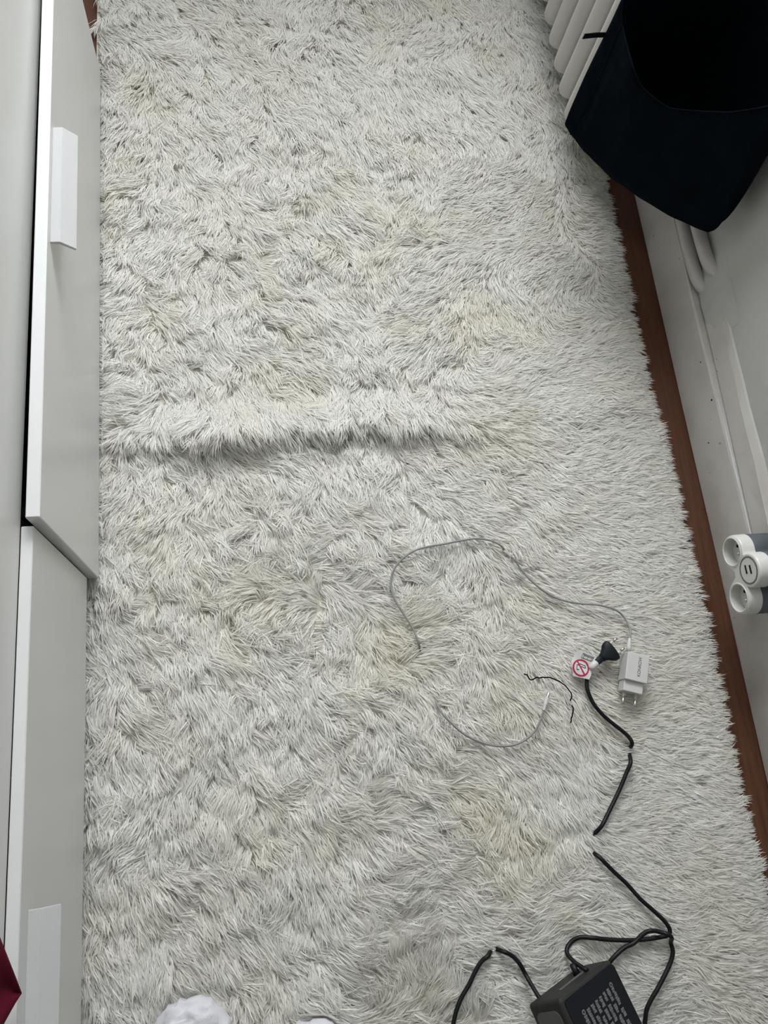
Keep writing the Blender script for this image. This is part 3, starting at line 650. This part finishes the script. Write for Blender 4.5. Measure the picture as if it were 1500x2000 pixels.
def make_pile():
    # tufts on a jittered grid, ~11 fibres each, combed along the flow field
    sp = 0.0074
    nx, ny = int((0.76 - RX0) / sp) + 2, int((RY_1 - RY_0) / sp) + 1
    I, J = np.meshgrid(np.arange(nx), np.arange(ny), indexing='ij'); I = I.ravel(); J = J.ravel()
    cx = RX0 + (I + (J % 2) * 0.5) * sp + rng.normal(0, sp * 0.28, I.size); cy = RY_0 + J * sp + rng.normal(0, sp * 0.28, I.size)
    ok = (cx > rug_left(cy) + 0.001) & (cx < rug_right(cy) - 0.001) & (cy < RY_1) & (cy > RY_0)
    cx, cy = cx[ok], cy[ok]; C = cx.size
    # flow: inverse-distance blend of combing directions, then swirl noise
    num = np.zeros((C, 2)); mess = np.zeros(C); wsum = np.zeros(C)
    for fx, fy, a, m in FLOW:
        wgt = 1.0 / ((cx - fx) ** 2 + (cy - fy) ** 2 + 0.0006) ** 1.6
        num[:, 0] += wgt * math.cos(math.radians(a)); num[:, 1] += wgt * math.sin(math.radians(a)); mess += wgt * m; wsum += wgt
    mess /= wsum
    th = np.arctan2(num[:, 1], num[:, 0])
    th += mess * (1.3 * vnoise(cx, cy, 0.055, 7) + 0.9 * vnoise(cx, cy, 0.022, 8)) + rng.normal(0, 0.13, C)
    # locks: neighbouring tufts fall together, leaving partings between locks
    ss = 0.027
    gx, gyy = np.floor(cx / ss).astype(int), np.floor(cy / ss).astype(int)
    hr = np.random.default_rng(77); JX = hr.uniform(0.15, 0.85, (64, 128)); JY = hr.uniform(0.15, 0.85, (64, 128)); JA = hr.normal(0, 1, (64, 128)); JL = hr.normal(0, 1, (64, 128)); JC = hr.normal(0, 1, (64, 128))
    bd_ = np.full(C, 9.0); sa_ = np.zeros(C); sl_ = np.zeros(C); sxx = np.zeros(C); syy = np.zeros(C)
    for oi in (-1, 0, 1):
        for oj in (-1, 0, 1):
            a_, b_ = gx + oi, gyy + oj; px = (a_ + JX[a_ % 64, b_ % 128]) * ss; py = (b_ + JY[a_ % 64, b_ % 128]) * ss
            d_ = (cx - px) ** 2 + (cy - py) ** 2; m_ = d_ < bd_
            bd_ = np.where(m_, d_, bd_); sa_ = np.where(m_, JA[a_ % 64, b_ % 128], sa_); sl_ = np.where(m_, JL[a_ % 64, b_ % 128], sl_); sxx = np.where(m_, px, sxx); syy = np.where(m_, py, syy)
    lk = (1 - 0.7 * np.clip((cx - 0.28) / 0.2, 0, 1)) * (1 - 0.5 * np.clip((cy - 0.85) / 0.35, 0, 1))
    th += lk * sa_ * (0.16 + 0.45 * mess)
    # on the right edge fibres always hang outwards; on the left they press to the drawers
    er = np.clip(1 - (rug_right(cy) - cx) / 0.05, 0, 1); el = np.clip(1 - (cx - rug_left(cy)) / 0.02, 0, 1)
    vx, vy = np.cos(th), np.sin(th); vx = vx * (1 - er) + er * 1.0; vy = vy * (1 - er * 0.85); th = np.arctan2(vy, vx)
    far = np.clip((cy - 1.0) / 0.35, 0, 1)
    rgt = np.clip((cx - 0.33) / 0.2, 0, 1)
    Ln = (0.036 - 0.007 * rgt) * (1 + 0.16 * vnoise(cx, cy, 0.05, 12)) * rng.uniform(0.8, 1.18, C) * (1 - 0.25 * er)
    wave = vnoise(cx * np.cos(0.4) + cy * np.sin(0.4), (cy * np.cos(0.4) - cx * np.sin(0.4)) * 1.9, 0.045, 14)
    lift = 0.31 + 0.20 * wave * (1 - 0.65 * rgt) + 0.16 * mess * vnoise(cx, cy, 0.03, 15) + lk * sl_ * 0.11 + rng.normal(0, 0.06, C)
    lift = np.clip(lift - 0.3 * er, 0.02, 1.05)
    curl = rng.normal(0, 0.25, C) + 0.5 * mess * vnoise(cx, cy, 0.018, 16)
    # tuft colour: clean white to cream, with matted cream patches
    cream = 0.32 * (vnoise(cx, cy, 0.11, 17) + 0.25) + 0.25 * vnoise(cx, cy, 0.04, 18)
    for bx_, by_, br, amt in ((0.40, 0.15, 0.07, 0.55), (0.34, -0.16, 0.09, 0.75), (0.10, -0.10, 0.09, 0.5), (0.0, 0.76, 0.08, 0.3), (0.42, 0.74, 0.06, 0.35), (0.16, -0.34, 0.07, 0.55), (0.05, 0.25, 0.08, 0.4), (-0.17, 0.95, 0.06, 0.25), (0.46, 0.5, 0.05, 0.4), (0.18, 0.12, 0.06, 0.35)):
        cream = cream + amt * np.exp(-((cx - bx_) ** 2 + (cy - by_) ** 2) / br ** 2)
    cream = np.clip(cream + rng.normal(0, 0.08, C), 0, 1)
    per = 10
    # fibres
    k = np.repeat(np.arange(C), per); N = k.size
    rx = cx[k] + rng.normal(0, sp * 0.42, N); ry = cy[k] + rng.normal(0, sp * 0.42, N)
    rx = np.minimum(np.maximum(rx, rug_left(ry) + 0.0005), rug_right(ry) - 0.002)
    rz = ground(rx, ry)
    a = th[k] + rng.normal(0, 0.16, N); L = Ln[k] * rng.uniform(0.78, 1.12, N); lf = np.clip(lift[k] + rng.normal(0, 1, N) * (0.09 - 0.035 * np.clip(rgt + far, 0, 1)[k]), 0.0, 1.2)
    dx, dy = np.cos(a), np.sin(a)
    # tips of one tuft draw together
    conv = rng.uniform(0.45, 0.9, N)
    lkc = (lk * 0.30)[k]
    tx = rx + (cx[k] - rx) * conv + (sxx - cx)[k] * lkc + dx * L * np.cos(lf); ty = ry + (cy[k] - ry) * conv + (syy - cy)[k] * lkc + dy * L * np.cos(lf); tz_ = rz + L * np.sin(lf) * 0.78 + 0.002
    mx = rx + dx * L * 0.22; my = ry + dy * L * 0.22; mz = rz + L * (0.36 + 0.12 * np.sin(lf))
    # sideways curl
    sx, sy = -dy, dx; cu = (curl[k] + rng.normal(0, 0.18, N)) * L * 0.35
    ts = (0.0, 0.45, 0.78, 1.0); P = []
    for t in ts:
        q0, q1, q2 = (1 - t) ** 2, 2 * t * (1 - t), t * t
        bend = cu * t * t
        P.append(np.stack([q0 * rx + q1 * mx + q2 * tx + sx * bend, q0 * ry + q1 * my + q2 * ty + sy * bend, q0 * rz + q1 * mz + q2 * tz_], 1))
    P = np.stack(P, 1)
    # surface under the tip may rise: keep above the backing
    for j in (1, 2, 3):
        inside = P[:, j, 0] < rug_right(P[:, j, 1])
        g = np.where(inside, ground(P[:, j, 0], P[:, j, 1]), -0.002); P[:, j, 2] = np.maximum(P[:, j, 2], g + 0.0035 + 0.006 * rng.random(N) * (j > 0))
        # pile ends against the drawer fronts / is held down by what lies on it
        P[:, j, 0] = np.where((P[:, j, 1] < 1.23) & (P[:, j, 1] > 0.26) & (P[:, j, 2] > 0.026), np.maximum(P[:, j, 0], -0.2325 + 0.003 * rng.random(N)), P[:, j, 0])
        gi = np.clip(((P[:, j, 0] - GX0) / GS).astype(int), 0, GW - 1); gj = np.clip(((P[:, j, 1] - GY0) / GS).astype(int), 0, GH - 1)
        P[:, j, 2] = np.minimum(P[:, j, 2], CAP[gi, gj] - 0.0006 * rng.random(N))
    # also test half-way points so that long segments do not cut across a cable
    for j in (1, 2):
        for f in (0.33, 0.66):
            H = P[:, j] * (1 - f) + P[:, j + 1] * f
            gi = np.clip(((H[:, 0] - GX0) / GS).astype(int), 0, GW - 1); gj = np.clip(((H[:, 1] - GY0) / GS).astype(int), 0, GH - 1)
            dz = np.maximum(0, H[:, 2] - CAP[gi, gj]); P[:, j, 2] -= dz; P[:, j + 1, 2] -= dz
    P[:, :, 2] = np.maximum(P[:, :, 2], 0.0012)
    T = np.empty_like(P); T[:, 0] = P[:, 1] - P[:, 0]; T[:, 1] = P[:, 2] - P[:, 0]; T[:, 2] = P[:, 3] - P[:, 1]; T[:, 3] = P[:, 3] - P[:, 2]
    T /= np.linalg.norm(T, axis=2)[:, :, None] + 1e-9
    S = np.cross(T, np.array((0, 0, 1.0))); S += 1e-6; S /= np.linalg.norm(S, axis=2)[:, :, None]
    U = np.cross(S, T); soft = np.clip(rgt + far, 0, 1)[k]; roll = (rng.normal(0, 1, N) * (0.36 - 0.14 * soft))[:, None, None]
    S = S * np.cos(roll) + U * np.sin(roll)
    W = rng.uniform(0.00058, 0.00092, N)[:, None, None]
    V = np.empty((N, 7, 3))
    V[:, 0] = P[:, 0] - S[:, 0] * W[:, 0]; V[:, 1] = P[:, 0] + S[:, 0] * W[:, 0]
    V[:, 2] = P[:, 1] - S[:, 1] * W[:, 0]; V[:, 3] = P[:, 1] + S[:, 1] * W[:, 0]
    V[:, 4] = P[:, 2] - S[:, 2] * W[:, 0] * 0.75; V[:, 5] = P[:, 2] + S[:, 2] * W[:, 0] * 0.75
    V[:, 6] = P[:, 3]
    V = (V - ro).reshape(-1, 3)
    base = (np.arange(N) * 7)[:, None]
    loops = np.concatenate([base + np.array((0, 1, 3, 2)), base + np.array((2, 3, 5, 4)), base + np.array((4, 5, 6))], 1).ravel()
    starts = (np.arange(N) * 11)[:, None] + np.array((0, 4, 8)); starts = starts.ravel()
    me = bpy.data.meshes.new('pile')
    me.vertices.add(N * 7); me.vertices.foreach_set('co', V.astype(np.float32).ravel())
    me.loops.add(N * 11); me.loops.foreach_set('vertex_index', loops.astype(np.int32))
    me.polygons.add(N * 3); me.polygons.foreach_set('loop_start', starts.astype(np.int32))
    me.update(calc_edges=True)
    white = np.array((0.90, 0.895, 0.865)); creamc = np.array((0.85, 0.825, 0.73))
    c = cream[k][:, None]; colr = white * (1 - c) + creamc * c; colr = colr * rng.uniform(0.94, 1.04, N)[:, None]
    colr = np.concatenate([np.clip(colr, 0, 1), np.ones((N, 1))], 1)
    at = me.color_attributes.new('fibre', 'FLOAT_COLOR', 'POINT')
    at.data.foreach_set('color', np.repeat(colr, 7, axis=0).astype(np.float32).ravel())
    o = link('pile', me, 'fur', rug); o['kind'] = 'stuff'
    print('pile fibres', N, 'triangles', N * 5)
make_pile()

# ------------------------------------------------------------------ wall multi-socket
ms = tag(empty('multi_socket', (0.784, 0.19, 0.14)), 'white and grey three-lobed plug adapter with two USB ports on the wall', 'socket')
XF = 0.722
LOBES = [(0.2262, 0.1395), (0.1905, 0.1690), (0.1560, 0.1310)]     # (y, z): socket, usb, socket
RL = 0.0262
def trefoil(r, grow=0.0, n=160):
    """outline of three merged discs, smoothed, around their centroid"""
    c = np.mean(LOBES, 0) + np.array((0, -0.004)); P = []
    for kk in range(n):
        a = 2 * math.pi * kk / n; d = np.array((math.cos(a), math.sin(a))); best = 0.0
        for l in LOBES:
            q = np.array(l) - c; bq = d @ q; disc = bq * bq - (q @ q - r * r)
            if disc > 0: best = max(best, bq + math.sqrt(disc))
        P.append(max(best, 0.012))
    P = np.array(P)
    for _ in range(3): P = 0.25 * np.roll(P, 1) + 0.5 * P + 0.25 * np.roll(P, -1)
    return [(c[0] + (P[kk] + grow) * math.cos(2 * math.pi * kk / n), c[1] + (P[kk] + grow) * math.sin(2 * math.pi * kk / n)) for kk in range(n)]
o_ms = np.array(ms.location)
def shell(levels, m, name, parent=ms, capfront=True):
    b = bmesh.new(); rows = []
    for x, g in levels: rows.append([b.verts.new((x - o_ms[0], y - o_ms[1], z - o_ms[2])) for y, z in trefoil(RL, g)])
    n = len(rows[0])
    for i in range(len(rows) - 1):
        for j in range(n): b.faces.new((rows[i][j], rows[i][(j + 1) % n], rows[i + 1][(j + 1) % n], rows[i + 1][j]))
    b.faces.new(rows[0][::-1]); b.faces.new(rows[-1])
    return obj(name, b, m, parent, smooth=True)
front = shell([(XF, -0.0035), (XF + 0.0008, -0.0015), (XF + 0.0028, -0.0003), (XF + 0.006, 0.0), (XF + 0.021, 0.0005)], 'swhite', 'front_shell')
shell([(XF + 0.021, -0.0005), (XF + 0.022, 0.0002), (XF + 0.0615, 0.0002)], 'sgrey', 'back_shell')
# socket wells are cut into the front shell
cutb = bmesh.new()
for ly, lz in (LOBES[0], LOBES[2]): cyl((XF - 0.01 - o_ms[0], ly - o_ms[1], lz - o_ms[2]), (XF + 0.016 - o_ms[0], ly - o_ms[1], lz - o_ms[2]), 0.0204, n=48, bm=cutb)
cutter = obj('cutter', cutb, 'swhite', ms)
md = front.modifiers.new('wells', 'BOOLEAN'); md.object = cutter; md.operation = 'DIFFERENCE'; md.solver = 'EXACT'
bpy.context.view_layer.update()
nm = bpy.data.meshes.new_from_object(front.evaluated_get(bpy.context.evaluated_depsgraph_get()))
front.modifiers.clear(); front.data = nm; cm = cutter.data; bpy.data.objects.remove(cutter); bpy.data.meshes.remove(cm)
for p in nm.polygons: p.use_smooth = False
for ly, lz in (LOBES[0], LOBES[2]):
    y, z = ly - o_ms[1], lz - o_ms[2]; x = XF - o_ms[0]
    # raised rim, floor of the well, earth pin, contact holes
    b = bmesh.new(); rings = []
    for r_, dx_ in ((0.0204, 0.0004), (0.0208, -0.0012), (0.0222, -0.0016), (0.0236, 0.0006)):
        rings.append([b.verts.new((x + dx_, y + r_ * math.cos(t), z + r_ * math.sin(t))) for t in np.arange(48) * 2 * math.pi / 48])
    for i in range(3):
        for j in range(48): b.faces.new((rings[i][j], rings[i][(j + 1) % 48], rings[i + 1][(j + 1) % 48], rings[i + 1][j]))
    rim = obj('socket_rim', b, 'swhite', ms, smooth=True)
    obj('earth_pin', tube([(x + 0.016, y - 0.006, z + 0.0095), (x + 0.003, y - 0.006, z + 0.0095), (x + 0.0015, y - 0.006, z + 0.0095)], [0.0030, 0.0030, 0.0018], 14), 'metal', rim, smooth=True)
    for s in (-1, 1):
        obj('contact_hole', cyl((x + 0.0162, y + s * 0.0072 + 0.003, z - s * 0.0062), (x + 0.0154, y + s * 0.0072 + 0.003, z - s * 0.0062), 0.0026, n=14), 'hole', rim)
uy, uz = LOBES[1][0] - o_ms[1], LOBES[1][1] - o_ms[2]; x = XF - o_ms[0]
b = bmesh.new()
vo = [b.verts.new((x - 0.0006, uy + 0.0212 * math.cos(t), uz + 0.0212 * math.sin(t))) for t in np.arange(56) * 2 * math.pi / 56]
vi = [b.verts.new((x - 0.0006, uy + 0.0188 * math.cos(t), uz + 0.0188 * math.sin(t))) for t in np.arange(56) * 2 * math.pi / 56]
for j in range(56): b.faces.new((vo[j], vo[(j + 1) % 56], vi[(j + 1) % 56], vi[j]))
r_ = bmesh.ops.extrude_face_region(b, geom=b.faces[:]); bmesh.ops.translate(b, vec=(0.0012, 0, 0), verts=[v for v in r_['geom'] if isinstance(v, bmesh.types.BMVert)])
obj('usb_ring', b, 'sring', ms)
usb = obj('usb_panel', cyl((x - 0.0003, uy, uz), (x + 0.002, uy, uz), 0.0187, n=48), 'swhite', ms)
for dy_, dz_ in ((0.0024, -0.0052), (0.0000, 0.0052)):
    # each port: an upright slot
    pb = box((x - 0.0008, uy + dy_ - 0.0066, uz + dz_ - 0.0015), (x + 0.0004, uy + dy_ + 0.0066, uz + dz_ + 0.0015))
    obj('usb_port', pb, 'hole', usb)

# ------------------------------------------------------------------ hanging bag
bag = tag(empty('hanging_bag', (0.68, 0.87, 0.2)), 'dark navy fabric bag hanging open against the right wall', 'bag')
bo = np.array(bag.location)
# plan outline, going A (far, out) -> B (near) -> along the wall -> back to A ; bottom, middle and rim rings
def ring(pts, n=96):
    P = np.array(pts, float); P = np.vstack([P, P[:1]])
    seg = np.r_[0, np.cumsum(np.linalg.norm(np.diff(P[:, :2], axis=0), axis=1))]; t = np.linspace(0, seg[-1], n, endpoint=False)
    return np.stack([np.interp(t, seg, P[:, k]) for k in range(3)], 1)
# rows of matching control points: front A..B (7), near side/wall (4), far side (3)
BOT = [(0.546, 0.960, 0.222), (0.556, 0.946, 0.210), (0.582, 0.913, 0.203), (0.609, 0.880, 0.200), (0.659, 0.830, 0.200), (0.712, 0.777, 0.212), (0.747, 0.739, 0.230),
       (0.762, 0.742, 0.250), (0.772, 0.800, 0.240), (0.775, 0.900, 0.225), (0.772, 0.990, 0.225), (0.700, 1.000, 0.215), (0.620, 0.985, 0.215)]
MID = [(0.551, 0.972, 0.300), (0.560, 0.950, 0.300), (0.580, 0.912, 0.290), (0.607, 0.880, 0.285), (0.655, 0.834, 0.285), (0.706, 0.786, 0.300), (0.744, 0.742, 0.300),
       (0.764, 0.748, 0.320), (0.782, 0.800, 0.330), (0.786, 0.900, 0.340), (0.784, 1.020, 0.340), (0.710, 1.030, 0.330), (0.620, 1.010, 0.315)]
RIM = [(0.556, 0.985, 0.440), (0.562, 0.962, 0.404), (0.576, 0.902, 0.385), (0.598, 0.885, 0.366), (0.640, 0.858, 0.358), (0.690, 0.804, 0.408), (0.722, 0.772, 0.455),
       (0.748, 0.775, 0.480), (0.784, 0.800, 0.520), (0.790, 0.900, 0.620), (0.788, 1.030, 0.620), (0.700, 1.050, 0.580), (0.600, 1.024, 0.530)]
def bag_mesh():
    per = 8; levels = []
    def dense(C):
        C = np.array(C); n = len(C); out = []
        for i in range(n):
            p0, p1, p2, p3 = C[i - 1], C[i], C[(i + 1) % n], C[(i + 2) % n]
            for k in range(per):
                t = k / per; s = 0.5 * (2 * p1 + (p2 - p0) * t + (2 * p0 - 5 * p1 + 4 * p2 - p3) * t * t + (-p0 + 3 * p1 - 3 * p2 + p3) * t ** 3)
                l = p1 * (1 - t) + p2 * t; out.append(0.45 * s + 0.55 * l)
        return np.array(out)
    B, Mi, R_ = dense(BOT), dense(MID), dense(RIM)
    NL = 14
    for i in range(NL + 1):
        t = i / NL
        q = B * (1 - t) * (1 - 2 * t) + Mi * 4 * t * (1 - t) + R_ * t * (2 * t - 1)
        # soft creases in the cloth
        ph = np.arange(len(q)) / len(q) * 2 * math.pi
        c = q[:, :2].mean(0); d = q[:, :2] - c; d /= np.linalg.norm(d, axis=1)[:, None]
        amp = 0.0035 * math.sin(math.pi * min(1, t + 0.15)) * (np.sin(ph * 9 + 1.5 * t) * 0.6 + np.sin(ph * 17 + 3 * t) * 0.4)
        q = q.copy(); q[:, :2] += d * amp[:, None]; q[:, 0] = np.minimum(q[:, 0], 0.7945); levels.append(q - bo)
    b = bmesh.new(); rows = [[b.verts.new(p) for p in lv] for lv in levels]; n = len(rows[0])
    for i in range(NL):
        for j in range(n): b.faces.new((rows[i][j], rows[i][(j + 1) % n], rows[i + 1][(j + 1) % n], rows[i + 1][j]))
    cb = levels[0].mean(0); cb[2] += 0.006; inner = [[b.verts.new(cb + (p - cb) * f) for p in levels[0]] for f in (0.8, 0.4)]
    prev = rows[0]
    for rw in inner:
        for j in range(n): b.faces.new((prev[j], rw[j], rw[(j + 1) % n], prev[(j + 1) % n]))
        prev = rw
    vc = b.verts.new(cb)
    for j in range(n): b.faces.new((prev[j], vc, prev[(j + 1) % n]))
    bmesh.ops.recalc_face_normals(b, faces=b.faces[:])
    return b, levels
bm_, LV = bag_mesh()
bd = obj('bag_body', bm_, 'navy', bag, smooth=True)
sm = bd.modifiers.new('thickness', 'SOLIDIFY'); sm.thickness = 0.0022; sm.offset = -1
rimp = np.vstack([LV[-1], LV[-1][:2]])
obj('rim_seam', tube(rimp, 0.0013, 8), 'navy', bag, smooth=True)
# seam up the far front corner
obj('corner_seam', tube(np.array([lv[8] for lv in LV]), 0.0017, 8), 'navy', bag, smooth=True)
# carrying strap up to a wall hook, and the loose strap end
hk = np.array((0.792, 0.90, 0.80))
def ribbon(P, wv, th=0.0012):
    b = bmesh.new(); P = np.asarray(P, float); wv = np.array(wv, float); prev = None
    T = np.gradient(P, axis=0)
    for p, t in zip(P, T):
        t = t / np.linalg.norm(t); n = np.cross(t, wv); n /= np.linalg.norm(n)
        cur = [b.verts.new(p + wv + n * th), b.verts.new(p - wv + n * th), b.verts.new(p - wv - n * th), b.verts.new(p + wv - n * th)]
        if prev:
            for j in range(4): b.faces.new((prev[j], prev[(j + 1) % 4], cur[(j + 1) % 4], cur[j]))
        else: b.faces.new(cur[::-1])
        prev = cur
    b.faces.new(prev); return b
obj('carry_strap', ribbon(smooth_path([np.array((0.788, 0.86, 0.56)) - bo, np.array((0.790, 0.885, 0.70)) - bo, np.array((0.784, 0.90, 0.815)) - bo, np.array((0.790, 0.915, 0.70)) - bo, np.array((0.788, 0.94, 0.58)) - bo], 6), (0, 0.012, 0)), 'strap', bag)
obj('strap_end', ribbon(smooth_path([np.array((0.556, 0.980, 0.370)) - bo, np.array((0.534, 0.969, 0.378)) - bo, np.array((0.510, 0.957, 0.385)) - bo], 4), (0.0012, 0.0016, 0.0028), 0.0010), 'strap', bag)
tag(obj('wall_hook', tube(smooth_path([(0.7995, 0.90, 0.80), (0.786, 0.90, 0.795), (0.775, 0.90, 0.798), (0.771, 0.90, 0.812)], 6), 0.004, 10), 'metal', smooth=True), 'small metal wall hook carrying the navy bag', 'hook')

# ------------------------------------------------------------------ crimson cloth hanging over the bed rail
def red_cloth():
    b = bmesh.new(); rows = []; NU, NV = 26, 30
    tip = np.array((-0.2405, -0.193, 0.338))
    for i in range(NU + 1):
        t = i / NU; row = []
        for j in range(NV + 1):
            s = j / NV
            if t < 0.8:                          # hanging part, a narrowing triangle
                f = t / 0.8; zc = tip[2] + (0.579 - tip[2]) * f
                y0 = tip[1] - 0.065 * f; y1 = tip[1] + 0.245 * f
                y = y0 + (y1 - y0) * s
                x = -0.2405 - 0.010 * f + 0.003 * math.sin(s * 9 + 2 * f) * math.sin(math.pi * min(1, f * 1.4 + 0.12))
                z = zc
            else:                                # lies back over the rail
                f = (t - 0.8) / 0.2
                y = tip[1] - 0.065 + 0.31 * s; x = -0.2505 - 0.12 * f; z = 0.579 + 0.010 * math.sin(min(1, f * 3) * math.pi / 2) * (1 - 0.5 * f) + 0.003 * math.sin(s * 11 + f * 4)
            row.append(b.verts.new((x, y, z)))
        rows.append(row)
    for i in range(NU):
        for j in range(NV): b.faces.new((rows[i][j], rows[i][j + 1], rows[i + 1][j + 1], rows[i + 1][j]))
    bmesh.ops.remove_doubles(b, verts=b.verts[:], dist=1e-5)
    o = obj('crimson_cloth', b, 'red', smooth=True)
    s = o.modifiers.new('thickness', 'SOLIDIFY'); s.thickness = 0.0015; s.offset = 1
    return tag(o, 'corner of crimson cloth hanging down over the bed rail', 'cloth')
red_cloth()
